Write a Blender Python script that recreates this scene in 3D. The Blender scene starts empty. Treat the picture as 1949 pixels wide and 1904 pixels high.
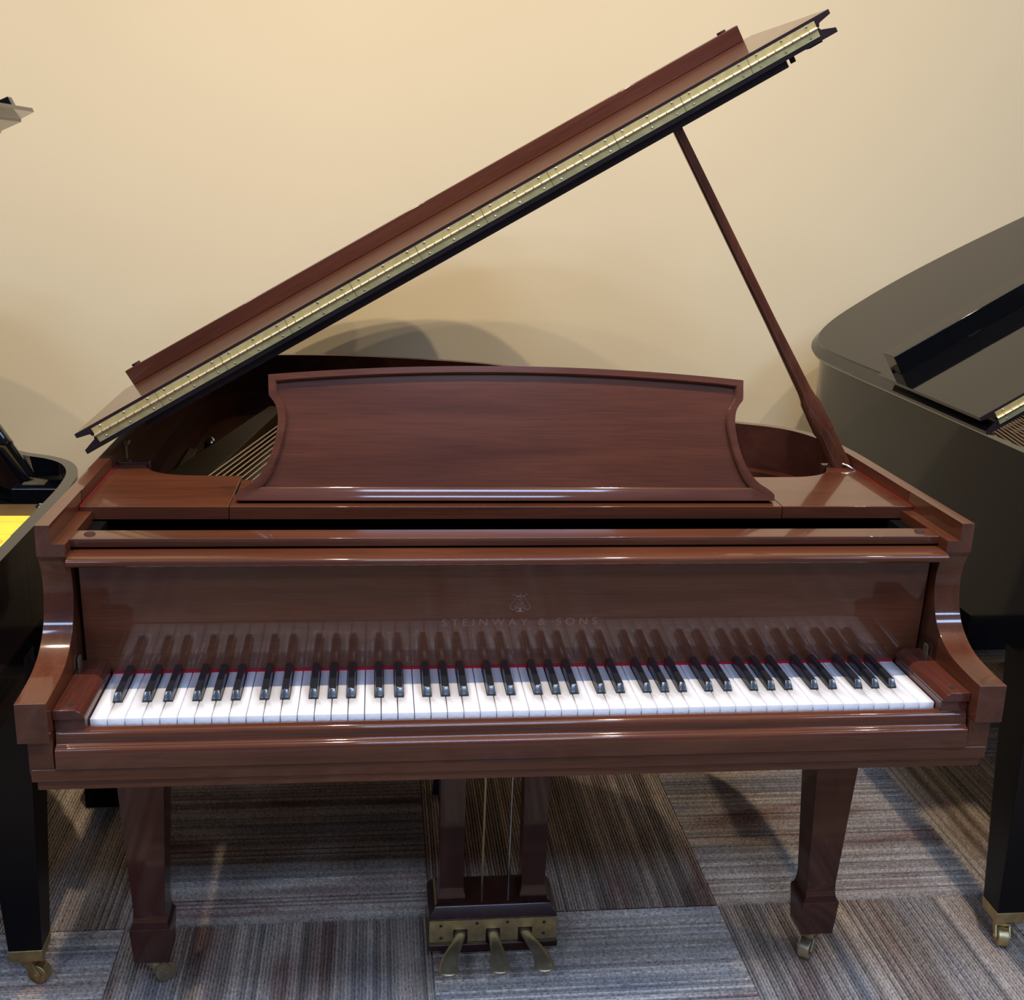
import bpy, bmesh, math, random
from mathutils import Vector, Matrix
random.seed(7)
D = bpy.data
SC = bpy.context.scene
COL = SC.collection
R = math.radians

# ------------------------------------------------------------------ camera
FPX, IW, IH = 2231.35, 1949.0, 1904.0
cam_d = D.cameras.new('camera'); cam = D.objects.new('camera', cam_d); COL.objects.link(cam)
yaw, pitch, roll = 0.11893861, 0.27540666, 0.03284891
fw = Vector((math.sin(yaw)*math.cos(pitch), math.cos(yaw)*math.cos(pitch), -math.sin(pitch)))
rt0 = Vector((math.cos(yaw), -math.sin(yaw), 0)); up0 = rt0.cross(fw)
rt = math.cos(roll)*rt0 + math.sin(roll)*up0
up = -math.sin(roll)*rt0 + math.cos(roll)*up0
mw = Matrix((rt, up, -fw)).transposed().to_4x4()
mw.translation = Vector((-0.21778, -1.52656, 1.45875))
cam.matrix_world = mw
cam_d.sensor_fit = 'HORIZONTAL'; cam_d.sensor_width = 36.0
cam_d.lens = FPX*36.0/IW
cam_d.clip_start = 0.05; cam_d.clip_end = 60
SC.camera = cam

# ------------------------------------------------------------------ world, lights, exposure
wd = D.worlds.new('world'); SC.world = wd; wd.use_nodes = True
wd.node_tree.nodes['Background'].inputs[0].default_value = (0.60, 0.70, 0.90, 1)
wd.node_tree.nodes['Background'].inputs[1].default_value = 0.2
SC.view_settings.view_transform = 'Standard'
SC.view_settings.look = 'None'
SC.view_settings.gamma = 1.0
SC.view_settings.use_curve_mapping = False
SC.view_settings.exposure = 0.0

WARM = (1.0, 0.84, 0.62)
COOL = (0.47, 0.65, 1.0)
def spot(name, loc, aim, watts, angle=150, blend=0.9, rad=0.026, col=WARM):
    l = D.lights.new(name, 'SPOT'); l.energy = watts; l.color = col
    l.spot_size = R(angle); l.spot_blend = blend; l.shadow_soft_size = rad
    o = D.objects.new(name, l); COL.objects.link(o); o.location = loc
    o.rotation_euler = (Vector(aim)-Vector(loc)).to_track_quat('-Z', 'Y').to_euler()
    return o
ZL = 3.62
for sx_, pw in ((-2.45, 92), (-1.40, 92), (-0.36, 145), (0.69, 145), (1.74, 80)):
    mid_ = abs(sx_) < 1
    spot('track_spot', (sx_, 0.05, ZL), (sx_, 0.55 if mid_ else 0.75, 0), pw, 132 if mid_ else 150)
# cool ceiling panels over the aisle in front of the pianos
PANELS = [(-2.3, -1.9), (0.3, -1.9), (2.9, -1.9), (-2.3, -3.9), (0.3, -3.9), (2.9, -3.9)]
for px_, py_ in PANELS:
    l = D.lights.new('panel_light', 'AREA'); l.shape = 'RECTANGLE'; l.size = 1.2; l.size_y = 0.6
    l.energy = 68; l.color = COOL
    o = D.objects.new('panel_light', l); COL.objects.link(o); o.location = (px_, py_, 3.955)

# ------------------------------------------------------------------ materials
def nodes_of(name):
    m = D.materials.new(name); m.use_nodes = True
    nt = m.node_tree; b = nt.nodes['Principled BSDF']
    return m, nt, b
def N(nt, typ, **kw):
    n = nt.nodes.new(typ)
    for k, v in kw.items(): setattr(n, k, v)
    return n
def ramp(nt, stops):
    r = N(nt, 'ShaderNodeValToRGB'); e = r.color_ramp.elements
    while len(e) < len(stops): e.new(0.5)
    for i, (p, c) in enumerate(stops):
        e[i].position = p; e[i].color = (c[0], c[1], c[2], 1)
    return r
def plain(name, col, rough=0.5, metal=0.0, coat=0.0, coatr=0.05, noise=0.0, spec=0.5, nscale=30):
    m, nt, b = nodes_of(name)
    b.inputs['Roughness'].default_value = rough; b.inputs['Metallic'].default_value = metal
    b.inputs['Coat Weight'].default_value = coat; b.inputs['Coat Roughness'].default_value = coatr
    b.inputs['Specular IOR Level'].default_value = spec
    tc = N(nt, 'ShaderNodeTexCoord'); nz = N(nt, 'ShaderNodeTexNoise')
    nz.inputs['Scale'].default_value = nscale; nz.inputs['Detail'].default_value = 3
    nt.links.new(tc.outputs['Object'], nz.inputs['Vector'])
    lo = [c*(1-noise) for c in col]; hi = [min(1, c*(1+noise)) for c in col]
    r = ramp(nt, [(0.3, lo), (0.7, hi)])
    nt.links.new(nz.outputs['Fac'], r.inputs[0]); nt.links.new(r.outputs[0], b.inputs['Base Color'])
    return m
def wood(name, axis, dark, mid, light, rough=0.32, coat=0.65, coatr=0.06, pores=0.82):
    """stained wood with the grain along one axis of the object"""
    m, nt, b = nodes_of(name)
    tc = N(nt, 'ShaderNodeTexCoord')
    def mapped(al, ac):
        mp = N(nt, 'ShaderNodeMapping'); s = [ac, ac, ac]; s['xyz'.index(axis)] = al
        mp.inputs['Scale'].default_value = s
        nt.links.new(tc.outputs['Object'], mp.inputs[0]); return mp
    n1 = N(nt, 'ShaderNodeTexNoise'); n1.inputs['Scale'].default_value = 1.0
    n1.inputs['Detail'].default_value = 5; n1.inputs['Distortion'].default_value = 0.9
    nt.links.new(mapped(1.6, 17).outputs[0], n1.inputs['Vector'])
    n2 = N(nt, 'ShaderNodeTexNoise'); n2.inputs['Scale'].default_value = 1.0; n2.inputs['Detail'].default_value = 3
    nt.links.new(mapped(14, 420).outputs[0], n2.inputs['Vector'])
    r1 = ramp(nt, [(0.28, dark), (0.5, mid), (0.74, light)])
    nt.links.new(n1.outputs['Fac'], r1.inputs[0])
    r2 = ramp(nt, [(0.36, (pores,)*3), (0.56, (1, 1, 1))])
    nt.links.new(n2.outputs['Fac'], r2.inputs[0])
    mx = N(nt, 'ShaderNodeMix', data_type='RGBA', blend_type='MULTIPLY'); mx.inputs[0].default_value = 1
    nt.links.new(r1.outputs[0], mx.inputs[6]); nt.links.new(r2.outputs[0], mx.inputs[7])
    nt.links.new(mx.outputs[2], b.inputs['Base Color'])
    b.inputs['Roughness'].default_value = rough; b.inputs['Specular IOR Level'].default_value = 0.12
    b.inputs['Coat Weight'].default_value = coat; b.inputs['Coat Roughness'].default_value = coatr
    bp = N(nt, 'ShaderNodeBump'); bp.inputs['Strength'].default_value = 0.03; bp.inputs['Distance'].default_value = 0.001
    nt.links.new(n2.outputs['Fac'], bp.inputs['Height']); nt.links.new(bp.outputs[0], b.inputs['Normal'])
    return m
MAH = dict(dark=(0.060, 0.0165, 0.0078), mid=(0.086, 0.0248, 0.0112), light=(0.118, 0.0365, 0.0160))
M = {}
for ax in 'xyz':
    M['wood_'+ax] = wood('mahogany_'+ax, ax, **MAH)
M['wood_inner'] = wood('inner_rim_veneer', 'y', (0.055, 0.013, 0.007), (0.085, 0.021, 0.010), (0.115, 0.030, 0.014), rough=0.5, coat=0.08, coatr=0.3)
M['wood_leg'] = wood('shaded_leg_mahogany', 'z', (0.042, 0.0105, 0.0072), (0.057, 0.0145, 0.0095), (0.072, 0.0195, 0.012), pores=0.88)  # same mahogany, darkened: shade under the key bed put into the colour
M['wood_block'] = wood('key_block_mahogany', 'y', (0.055, 0.015, 0.010), (0.078, 0.021, 0.013), (0.105, 0.030, 0.018))
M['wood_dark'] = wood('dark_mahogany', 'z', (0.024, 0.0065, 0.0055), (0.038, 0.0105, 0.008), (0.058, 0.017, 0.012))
M['spruce'] = wood('soundboard_wood', 'y', (0.12, 0.040, 0.022), (0.18, 0.065, 0.034), (0.24, 0.09, 0.045), coat=0.3, coatr=0.3)
M['blockwood'] = wood('bare_hardwood', 'y', (0.12, 0.06, 0.03), (0.2, 0.1, 0.05), (0.28, 0.15, 0.08), coat=0.2)
M['black'] = plain('black_polish', (0.004, 0.004, 0.005), rough=0.05, spec=0.42)
M['black_leg'] = plain('black_satin_leg', (0.004, 0.004, 0.005), rough=0.3, spec=0.2)
M['inside'] = plain('shade_and_box_black', (0.0035, 0.003, 0.003), rough=0.9, spec=0.05)  # near-black colour puts shade into the action gap; the black box shares it
M['white'] = plain('key_white', (0.70, 0.68, 0.69), rough=0.22, coat=0.5, coatr=0.08)
M['ebony'] = plain('key_black', (0.012, 0.013, 0.016), rough=0.28, coat=0.6, coatr=0.12)
M['red_felt'] = plain('red_felt', (0.30, 0.012, 0.022), rough=1.0, noise=0.2, nscale=400, spec=0.1)
M['brass'] = plain('brass', (0.60, 0.48, 0.25), rough=0.45, metal=1.0, noise=0.18, nscale=60)
M['brass_leaf'] = plain('brushed_brass', (0.72, 0.55, 0.22), rough=0.40, metal=0.6, noise=0.15, nscale=60)
M['brass_dull'] = plain('aged_brass', (0.44, 0.36, 0.22), rough=0.36, metal=0.8, noise=0.2, nscale=40)
M['brass_bright'] = plain('polished_brass', (0.62, 0.51, 0.30), rough=0.42, metal=1.0, noise=0.08)
M['letter'] = plain('worn_gilt_lettering', (0.135, 0.062, 0.040), rough=0.3, metal=0.3, coat=0.6, coatr=0.08)
M['inlay'] = plain('dull_gilt_inlay', (0.21, 0.125, 0.092), rough=0.35, metal=0.3, coat=0.6, coatr=0.08)
M['steel'] = plain('steel', (0.62, 0.60, 0.58), rough=0.22, metal=1.0)
M['string'] = plain('string_steel', (0.80, 0.66, 0.55), rough=0.3, metal=1.0)
M['screw'] = plain('screw_metal', (0.62, 0.52, 0.34), rough=0.25, metal=1.0)
M['screw_dark'] = plain('dark_screw', (0.05, 0.035, 0.03), rough=0.5, metal=0.6)
M['plate'] = plain('bronze_plate', (0.105, 0.056, 0.015), rough=0.5, metal=0.15, spec=0.25)
M['rubber'] = plain('rubber', (0.040, 0.018, 0.015), rough=0.8, spec=0.2)
M['gapred'] = plain('key_frame_red', (0.10, 0.015, 0.02), rough=0.9)
M['edge_dark'] = plain('ebonised_edge', (0.020, 0.011, 0.011), rough=0.4, noise=0.2, spec=0.2)
M['navy'] = plain('navy_vinyl', (0.018, 0.022, 0.04), rough=0.5, noise=0.2)
M['navyblue'] = plain('navy_plastic', (0.012, 0.015, 0.06), rough=0.4)

def wall_mat():
    m, nt, b = nodes_of('cream_wall_paint')
    tc = N(nt, 'ShaderNodeTexCoord')
    n1 = N(nt, 'ShaderNodeTexNoise'); n1.inputs['Scale'].default_value = 220; n1.inputs['Detail'].default_value = 4
    n2 = N(nt, 'ShaderNodeTexNoise'); n2.inputs['Scale'].default_value = 1.5; n2.inputs['Detail'].default_value = 3
    for n in (n1, n2): nt.links.new(tc.outputs['Object'], n.inputs['Vector'])
    r = ramp(nt, [(0.3, (0.71, 0.585, 0.375)), (0.7, (0.74, 0.61, 0.395))])
    nt.links.new(n2.outputs['Fac'], r.inputs[0]); nt.links.new(r.outputs[0], b.inputs['Base Color'])
    b.inputs['Roughness'].default_value = 0.75
    bp = N(nt, 'ShaderNodeBump'); bp.inputs['Strength'].default_value = 0.12; bp.inputs['Distance'].default_value = 0.001
    nt.links.new(n1.outputs['Fac'], bp.inputs['Height']); nt.links.new(bp.outputs[0], b.inputs['Normal'])
    return m
M['wall'] = wall_mat()
M['ceiling'] = plain('ceiling_grey', (0.30, 0.30, 0.31), rough=0.9)
M['wall_far'] = plain('grey_wall_paint', (0.12, 0.125, 0.135), rough=0.8)
PITCH = 0.597           # carpet tile size
NR = 90                 # cord rows in one tile
def carpet_mat():
    """cut of corded carpet: rows run along x, colour changes from row to row"""
    m, nt, b = nodes_of('corded_carpet')
    tc = N(nt, 'ShaderNodeTexCoord'); oi = N(nt, 'ShaderNodeObjectInfo')
    sx = N(nt, 'ShaderNodeSeparateXYZ'); nt.links.new(tc.outputs['Object'], sx.inputs[0])
    off = N(nt, 'ShaderNodeMath', operation='MULTIPLY'); off.inputs[1].default_value = 37.0
    nt.links.new(oi.outputs['Random'], off.inputs[0])
    # row id -> broad colour bands
    rowm = N(nt, 'ShaderNodeMath', operation='MULTIPLY'); rowm.inputs[1].default_value = NR/PITCH
    nt.links.new(sx.outputs[1], rowm.inputs[0])
    rowf = N(nt, 'ShaderNodeMath', operation='FLOOR'); nt.links.new(rowm.outputs[0], rowf.inputs[0])
    cb = N(nt, 'ShaderNodeCombineXYZ')
    rs = N(nt, 'ShaderNodeMath', operation='MULTIPLY'); rs.inputs[1].default_value = 0.055
    nt.links.new(rowf.outputs[0], rs.inputs[0])
    xs = N(nt, 'ShaderNodeMath', operation='MULTIPLY'); xs.inputs[1].default_value = 1.9
    nt.links.new(sx.outputs[0], xs.inputs[0])
    nt.links.new(xs.outputs[0], cb.inputs[0]); nt.links.new(rs.outputs[0], cb.inputs[1]); nt.links.new(off.outputs[0], cb.inputs[2])
    n1 = N(nt, 'ShaderNodeTexNoise'); n1.inputs['Scale'].default_value = 1.0; n1.inputs['Detail'].default_value = 2.5
    nt.links.new(cb.outputs[0], n1.inputs['Vector'])
    r1 = ramp(nt, [(0.30, (0.140, 0.124, 0.118)), (0.40, (0.178, 0.152, 0.134)), (0.48, (0.218, 0.180, 0.148)),
                   (0.57, (0.185, 0.146, 0.119)), (0.66, (0.130, 0.082, 0.066)), (0.76, (0.200, 0.166, 0.140))])
    nt.links.new(n1.outputs['Fac'], r1.inputs[0])
    # row-to-row and loop-to-loop variation
    wn = N(nt, 'ShaderNodeTexWhiteNoise', noise_dimensions='2D')
    cb2 = N(nt, 'ShaderNodeCombineXYZ'); nt.links.new(rowf.outputs[0], cb2.inputs[0]); nt.links.new(off.outputs[0], cb2.inputs[1])
    nt.links.new(cb2.outputs[0], wn.inputs['Vector'])
    mr = N(nt, 'ShaderNodeMapRange'); mr.inputs[3].default_value = 1.35; mr.inputs[4].default_value = 3.1
    nt.links.new(wn.outputs['Value'], mr.inputs[0])
    mp = N(nt, 'ShaderNodeMapping'); mp.inputs['Scale'].default_value = (170, 330, 60)
    nt.links.new(tc.outputs['Object'], mp.inputs[0])
    n2 = N(nt, 'ShaderNodeTexNoise'); n2.inputs['Scale'].default_value = 1.0; n2.inputs['Detail'].default_value = 3
    nt.links.new(mp.outputs[0], n2.inputs['Vector'])
    mr2 = N(nt, 'ShaderNodeMapRange'); mr2.inputs[1].default_value = 0.3; mr2.inputs[2].default_value = 0.7
    mr2.inputs[3].default_value = 0.55; mr2.inputs[4].default_value = 1.5
    nt.links.new(n2.outputs['Fac'], mr2.inputs[0])
    ml = N(nt, 'ShaderNodeMath', operation='MULTIPLY')
    nt.links.new(mr.outputs[0], ml.inputs[0]); nt.links.new(mr2.outputs[0], ml.inputs[1])
    mx = N(nt, 'ShaderNodeVectorMath', operation='SCALE')
    nt.links.new(r1.outputs[0], mx.inputs[0]); nt.links.new(ml.outputs[0], mx.inputs['Scale'])
    nt.links.new(mx.outputs[0], b.inputs['Base Color'])
    b.inputs['Roughness'].default_value = 0.95; b.inputs['Specular IOR Level'].default_value = 0.15
    bp = N(nt, 'ShaderNodeBump'); bp.inputs['Strength'].default_value = 0.7; bp.inputs['Distance'].default_value = 0.002
    nt.links.new(n2.outputs['Fac'], bp.inputs['Height']); nt.links.new(bp.outputs[0], b.inputs['Normal'])
    return m
M['carpet'] = carpet_mat()
def paper_mat():
    m, nt, b = nodes_of('yellow_printed_card')
    tc = N(nt, 'ShaderNodeTexCoord')
    sx = N(nt, 'ShaderNodeSeparateXYZ'); nt.links.new(tc.outputs['Object'], sx.inputs[0])
    wv = N(nt, 'ShaderNodeTexNoise'); wv.inputs['Scale'].default_value = 25
    nt.links.new(tc.outputs['Object'], wv.inputs['Vector'])
    r = ramp(nt, [(0.35, (0.80, 0.60, 0.040)), (0.65, (0.84, 0.65, 0.055))])
    nt.links.new(wv.outputs['Fac'], r.inputs[0]); nt.links.new(r.outputs[0], b.inputs['Base Color'])
    b.inputs['Roughness'].default_value = 0.5
    return m
M['yellow'] = paper_mat()
M['orange_print'] = plain('orange_print', (0.85, 0.42, 0.05), rough=0.5)

# ------------------------------------------------------------------ mesh helpers
class MB:
    def __init__(s): s.v = []; s.f = []
    def add(s, vs, fs):
        o = len(s.v); s.v += [tuple(p) for p in vs]; s.f += [tuple(i+o for i in f) for f in fs]; return s
    def box(s, x0, x1, y0, y1, z0, z1):
        return s.add([(x0,y0,z0),(x1,y0,z0),(x1,y1,z0),(x0,y1,z0),(x0,y0,z1),(x1,y0,z1),(x1,y1,z1),(x0,y1,z1)],
                     [(0,3,2,1),(4,5,6,7),(0,1,5,4),(1,2,6,5),(2,3,7,6),(3,0,4,7)])
    def prism(s, poly, axis, a0, a1):
        """2-D polygon swept along an axis; poly coordinates are the other two axes in xyz order"""
        def P(q, a):
            if axis == 'x': return (a, q[0], q[1])
            if axis == 'y': return (q[0], a, q[1])
            return (q[0], q[1], a)
        n = len(poly)
        vs = [P(q, a0) for q in poly] + [P(q, a1) for q in poly]
        fs = [tuple(range(n))[::-1], tuple(range(n, 2*n))] + [(i, (i+1) % n, n+(i+1) % n, n+i) for i in range(n)]
        return s.add(vs, fs)
    def loft(s, loops, cap=True, closed=True):
        n = len(loops[0]); vs = [p for l in loops for p in l]; fs = []
        for k in range(len(loops)-1):
            for i in range(n if closed else n-1):
                j = (i+1) % n
                fs.append((k*n+i, k*n+j, (k+1)*n+j, (k+1)*n+i))
        if cap: fs += [tuple(range(n))[::-1], tuple(range((len(loops)-1)*n, len(loops)*n))]
        return s.add(vs, fs)
    def tube(s, pts, r, seg=8, flat=1.0):
        pts = [Vector(p) for p in pts]; n = len(pts); loops = []
        rs = r if isinstance(r, (list, tuple)) else [r]*n
        ref = None
        for i, p in enumerate(pts):
            t = (pts[min(i+1, n-1)]-pts[max(i-1, 0)]).normalized()
            if ref is None:
                ref = Vector((0, 0, 1)) if abs(t.z) < 0.9 else Vector((1, 0, 0))
            a = t.cross(ref).normalized(); b = a.cross(t).normalized(); ref = b
            loops.append([p + rs[i]*(math.cos(2*math.pi*k/seg)*a + flat*math.sin(2*math.pi*k/seg)*b) for k in range(seg)])
        return s.loft(loops)
    def cyl(s, c, axis, r, h, seg=16, r2=None):
        c = Vector(c); ax = Vector(axis).normalized()
        ref = Vector((0, 0, 1)) if abs(ax.z) < 0.9 else Vector((1, 0, 0))
        a = ax.cross(ref).normalized(); b = ax.cross(a).normalized(); r2 = r if r2 is None else r2
        L = lambda rr, d: [c+ax*d+rr*(math.cos(2*math.pi*k/seg)*a+math.sin(2*math.pi*k/seg)*b) for k in range(seg)]
        return s.loft([L(r, 0), L(r2, h)])
    def dome(s, c, axis, r, h, seg=10):
        c = Vector(c); ax = Vector(axis).normalized()
        ref = Vector((0, 0, 1)) if abs(ax.z) < 0.9 else Vector((1, 0, 0))
        a = ax.cross(ref).normalized(); b = ax.cross(a).normalized()
        L = lambda rr, d: [c+ax*d+rr*(math.cos(2*math.pi*k/seg)*a+math.sin(2*math.pi*k/seg)*b) for k in range(seg)]
        return s.loft([L(r, 0), L(r*.8, h*.6), L(r*.3, h)])
    def mesh(s, name, bevel=0.0, seg=2, ang=30):
        me = D.meshes.new(name); me.from_pydata(s.v, [], s.f)
        bm = bmesh.new(); bm.from_mesh(me)
        bmesh.ops.recalc_face_normals(bm, faces=bm.faces)
        if bevel:
            es = [e for e in bm.edges if len(e.link_faces) == 2 and e.calc_face_angle(0) > R(ang)]
            bmesh.ops.bevel(bm, geom=es, offset=bevel, segments=seg, profile=0.5, affect='EDGES', clamp_overlap=True)
        bm.to_mesh(me); bm.free()
        return me
def link(name, me, mat, parent=None, smooth=40, wn=False, loc=None, rot=None):
    o = D.objects.new(name, me); COL.objects.link(o)
    if mat is not None and not me.materials: me.materials.append(M[mat] if isinstance(mat, str) else mat)
    if smooth:
        for p in me.polygons: p.use_smooth = True
        me.set_sharp_from_angle(angle=R(smooth))
    if wn:
        w = o.modifiers.new('weighted_normal', 'WEIGHTED_NORMAL'); w.keep_sharp = True
    if parent is not None: o.parent = parent
    if loc is not None: o.location = loc
    if rot is not None: o.rotation_euler = rot
    return o
def part(name, mb, mat, parent, bevel=0.0, seg=2, smooth=40, ang=30, loc=None, rot=None):
    return link(name, mb.mesh(name, bevel, seg, ang), mat, parent, 60 if bevel else smooth, bool(bevel), loc, rot)
def thing(name, label, cat, loc=(0, 0, 0), group=None):
    o = D.objects.new(name, None); COL.objects.link(o); o.location = loc
    o.empty_display_size = 0.1
    return tag(o, label, cat, group)
def tag(o, label, cat, group=None):
    o['label'] = label; o['category'] = cat
    if group: o['group'] = group
    return o
def struct(o):
    o['kind'] = 'structure'; return o
def crom(pts, k=8):
    """Catmull-Rom through 2-D points"""
    out = []; n = len(pts)
    for i in range(n-1):
        p0 = pts[max(i-1, 0)]; p1 = pts[i]; p2 = pts[i+1]; p3 = pts[min(i+2, n-1)]
        for j in range(k):
            t = j/k
            out.append(tuple(0.5*((2*p1[a]) + (-p0[a]+p2[a])*t + (2*p0[a]-5*p1[a]+4*p2[a]-p3[a])*t*t
                                  + (-p0[a]+3*p1[a]-3*p2[a]+p3[a])*t**3) for a in range(len(p1))))
    out.append(tuple(pts[-1])); return out
def offset(poly, d):
    """open polyline moved to its right-hand side by d, ends kept on their own y"""
    out = []; n = len(poly)
    for i, p in enumerate(poly):
        a = Vector(poly[max(i-1, 0)]); b = Vector(poly[min(i+1, n-1)])
        t = (b-a).normalized(); nn = Vector((t.y, -t.x))
        q = Vector(p) + nn*d
        if i in (0, n-1): q.y = p[1]
        out.append((q.x, q.y))
    return out

# ------------------------------------------------------------------ the room
WY = 1.84; X0, X1, Y0, CZ = -4.2, 4.8, -5.6, 4.0
struct(part('wall_back', MB().box(X0, X1, WY, WY+0.12, 0, CZ), 'wall', None, smooth=0))
struct(part('wall_left', MB().box(X0-0.12, X0, Y0-0.12, WY+0.12, 0, CZ), 'wall_far', None, smooth=0))
struct(part('wall_right', MB().box(X1, X1+0.12, Y0-0.12, WY+0.12, 0, CZ), 'wall_far', None, smooth=0))
struct(part('ceiling', MB().box(X0-0.12, X1+0.12, Y0-0.12, WY+0.12, CZ, CZ+0.1), 'ceiling', None, smooth=0))
struct(part('wall_front', MB().box(X0, X1, Y0-0.12, Y0, 0, CZ), 'wall_far', None, smooth=0))
struct(part('baseboard_back', MB().prism([(WY-0.012, 0), (WY, 0), (WY, 0.112), (WY-0.004, 0.112), (WY-0.012, 0.10)], 'x', X0, X1), 'navy', None, smooth=0))

floor = struct(part('floor', MB().box(X0-0.12, X1+0.12, Y0-0.12, WY+0.12, -0.1, -0.006), 'carpet', None, smooth=0))
def tile_mesh():
    mb = MB(); h = PITCH/2-0.0006; w = 2*h/NR; prof = []
    for i in range(NR):
        y = -h+i*w
        prof += [(y, -0.0052), (y+w*.17, -0.0046), (y+w*.27, -0.0014), (y+w*.40, -0.0002), (y+w*.5, 0.0), (y+w*.60, -0.0002), (y+w*.73, -0.0014), (y+w*.83, -0.0046)]
    prof.append((h, -0.0052))
    n = len(prof)
    vs = [(-h, y, z) for y, z in prof] + [(h, y, z) for y, z in prof]
    fs = [(i, n+i, n+i+1, i+1) for i in range(n-1)]
    mb.add(vs, fs)
    mb.add([(-h, -h, -0.0052), (h, -h, -0.0052), (h, h, -0.0052), (-h, h, -0.0052), (-h, -h, -0.006), (h, -h, -0.006), (h, h, -0.006), (-h, h, -0.006)],
           [(0, 1, 5, 4), (1, 2, 6, 5), (2, 3, 7, 6), (3, 0, 4, 7), (4, 5, 6, 7)])
    me = D.meshes.new('carpet_tile'); me.from_pydata(mb.v, [], mb.f)
    me.materials.append(M['carpet'])
    for p in me.polygons: p.use_smooth = True
    me.set_sharp_from_angle(angle=R(50))
    return me
tm = tile_mesh()
TX, TY = -0.112, 0.525
for iy in range(-4, 3):
    for ix in range(-4, 6):
        cx, cy = TX+(ix+0.5)*PITCH, TY+(iy+0.5)*PITCH
        if cy+PITCH/2 > WY+0.2: continue
        t = D.objects.new('carpet_tile', tm); COL.objects.link(t); t.parent = floor
        along_x = (ix+iy) % 2 == 1       # stripes run left to right on every second tile
        t.location = (cx, cy, 0)
        t.rotation_euler = (0, 0, (0 if along_x else R(90)) + random.choice((0, math.pi)))

for px_, py_ in PANELS:
    fx = MB().box(px_-0.63, px_+0.63, py_-0.33, py_-0.30, 3.95, 4.0).box(px_-0.63, px_+0.63, py_+0.30, py_+0.33, 3.95, 4.0)
    fx.box(px_-0.63, px_-0.60, py_-0.30, py_+0.30, 3.95, 4.0).box(px_+0.60, px_+0.63, py_-0.30, py_+0.30, 3.95, 4.0)
    o = part('trim_1', fx, 'ceiling', None, smooth=0); struct(o)

# ------------------------------------------------------------------ grand piano builder
RIM_OUT = crom([(-0.697, 0.30), (-0.697, 0.60), (-0.697, 1.00), (-0.697, 1.38), (-0.685, 1.52), (-0.645, 1.62), (-0.57, 1.675),
                (-0.4626, 1.695), (-0.36, 1.698), (-0.244, 1.685), (-0.10, 1.652), (0.038, 1.605), (0.147, 1.540), (0.24, 1.44),
                (0.315, 1.31), (0.375, 1.16), (0.43, 1.02), (0.485, 0.915), (0.546, 0.858), (0.610, 0.822), (0.655, 0.775),
                (0.684, 0.70), (0.695, 0.60), (0.697, 0.50), (0.697, 0.30)], 5)
KW = 1.225/52

def key_meshes():
    """white keys by note with their cut-outs, and one black key"""
    offs = {'C': (None, -0.12), 'D': (-0.12, 0.12), 'E': (0.12, None), 'F': (None, -0.15), 'G': (-0.15, 0.0), 'A': (0.0, 0.15), 'B': (0.15, None)}
    out = {}
    def wk(lo, ro, name):
        g = 0.0006; bw = 0.0069
        xl, xr = g, KW-g
        a = xl if lo is None else lo*KW + bw
        b = xr if ro is None else KW + ro*KW - bw
        poly = [(xl, 0), (xr, 0)]
        if ro is not None: poly += [(xr, 0.050), (b, 0.050)]
        poly += [(b, 0.150), (a, 0.150)]
        if lo is not None: poly += [(a, 0.050), (xl, 0.050)]
        mb = MB().prism(poly, 'z', 0.684, 0.71)
        me = mb.mesh('white_key_'+name, 0.0008, 1); me.materials.append(M['white'])
        return me
    for k, (l, r) in offs.items(): out[k] = wk(l, r, k)
    out['A0'] = wk(None, 0.15, 'first'); out['C8'] = wk(None, None, 'last')
    w0, w1 = 0.0062, 0.0046
    yb = 0.150
    lo = lambda y, z, w: [(-w, y, z), (w, y, z)]
    mb = MB()
    vs = [(-w0, .0505, .70), (w0, .0505, .70), (w0, yb, .70), (-w0, yb, .70),
          (-w0, .0512, .7115), (w0, .0512, .7115), (w0, yb, .7115), (-w0, yb, .7115),
          (-w1, .0590, .7222), (w1, .0590, .7222), (w1, yb, .7232), (-w1, yb, .7232)]
    fs = [(0, 3, 2, 1), (0, 1, 5, 4), (1, 2, 6, 5), (2, 3, 7, 6), (3, 0, 4, 7), (4, 5, 9, 8), (5, 6, 10, 9), (6, 7, 11, 10), (7, 4, 8, 11), (8, 9, 10, 11)]
    mb.add(vs, fs)
    me = mb.mesh('black_key', 0.0012, 3, 25); me.materials.append(M['ebony'])
    out['black'] = me
    for me in out.values():
        for p in me.polygons: p.use_smooth = True
        me.set_sharp_from_angle(angle=R(50))
    return out
KEYS = key_meshes()
SCREW = MB().dome((0, 0, 0), (0, -1, 0), 0.0024, 0.0014, 8).mesh('screw'); SCREW.materials.append(M['screw'])
SCREW_D = MB().dome((0, 0, 0), (0, -1, 0), 0.0032, 0.0012, 10).mesh('screw_dark'); SCREW_D.materials.append(M['screw_dark'])

def build_caster(parent, x, y, turn, mat, drop=0.066):
    c = link('caster', MB().cyl((0, 0, 0.040), (0, 0, 1), 0.014, drop-0.040+0.002, 14).mesh('caster_stem'), mat, parent, loc=(x, y, 0), rot=(0, 0, turn))
    f = MB()
    for s in (-1, 1):
        f.prism([(-0.010, 0.045), (0.012, 0.045), (0.026, 0.022), (0.022, 0.012), (0.012, 0.014)], 'x', s*0.013-0.002, s*0.013+0.002)
    f.box(-0.015, 0.015, -0.012, 0.014, 0.041, 0.046)
    part('fork', f, mat, c, 0.0008)
    w = MB().cyl((-0.0105, 0.016, 0.0195), (1, 0, 0), 0.0195, 0.021, 24)
    part('wheel', w, mat, c, 0.002)
    part('axle', MB().cyl((-0.016, 0.016, 0.0195), (1, 0, 0), 0.004, 0.032, 10), mat, c)
    return c

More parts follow.
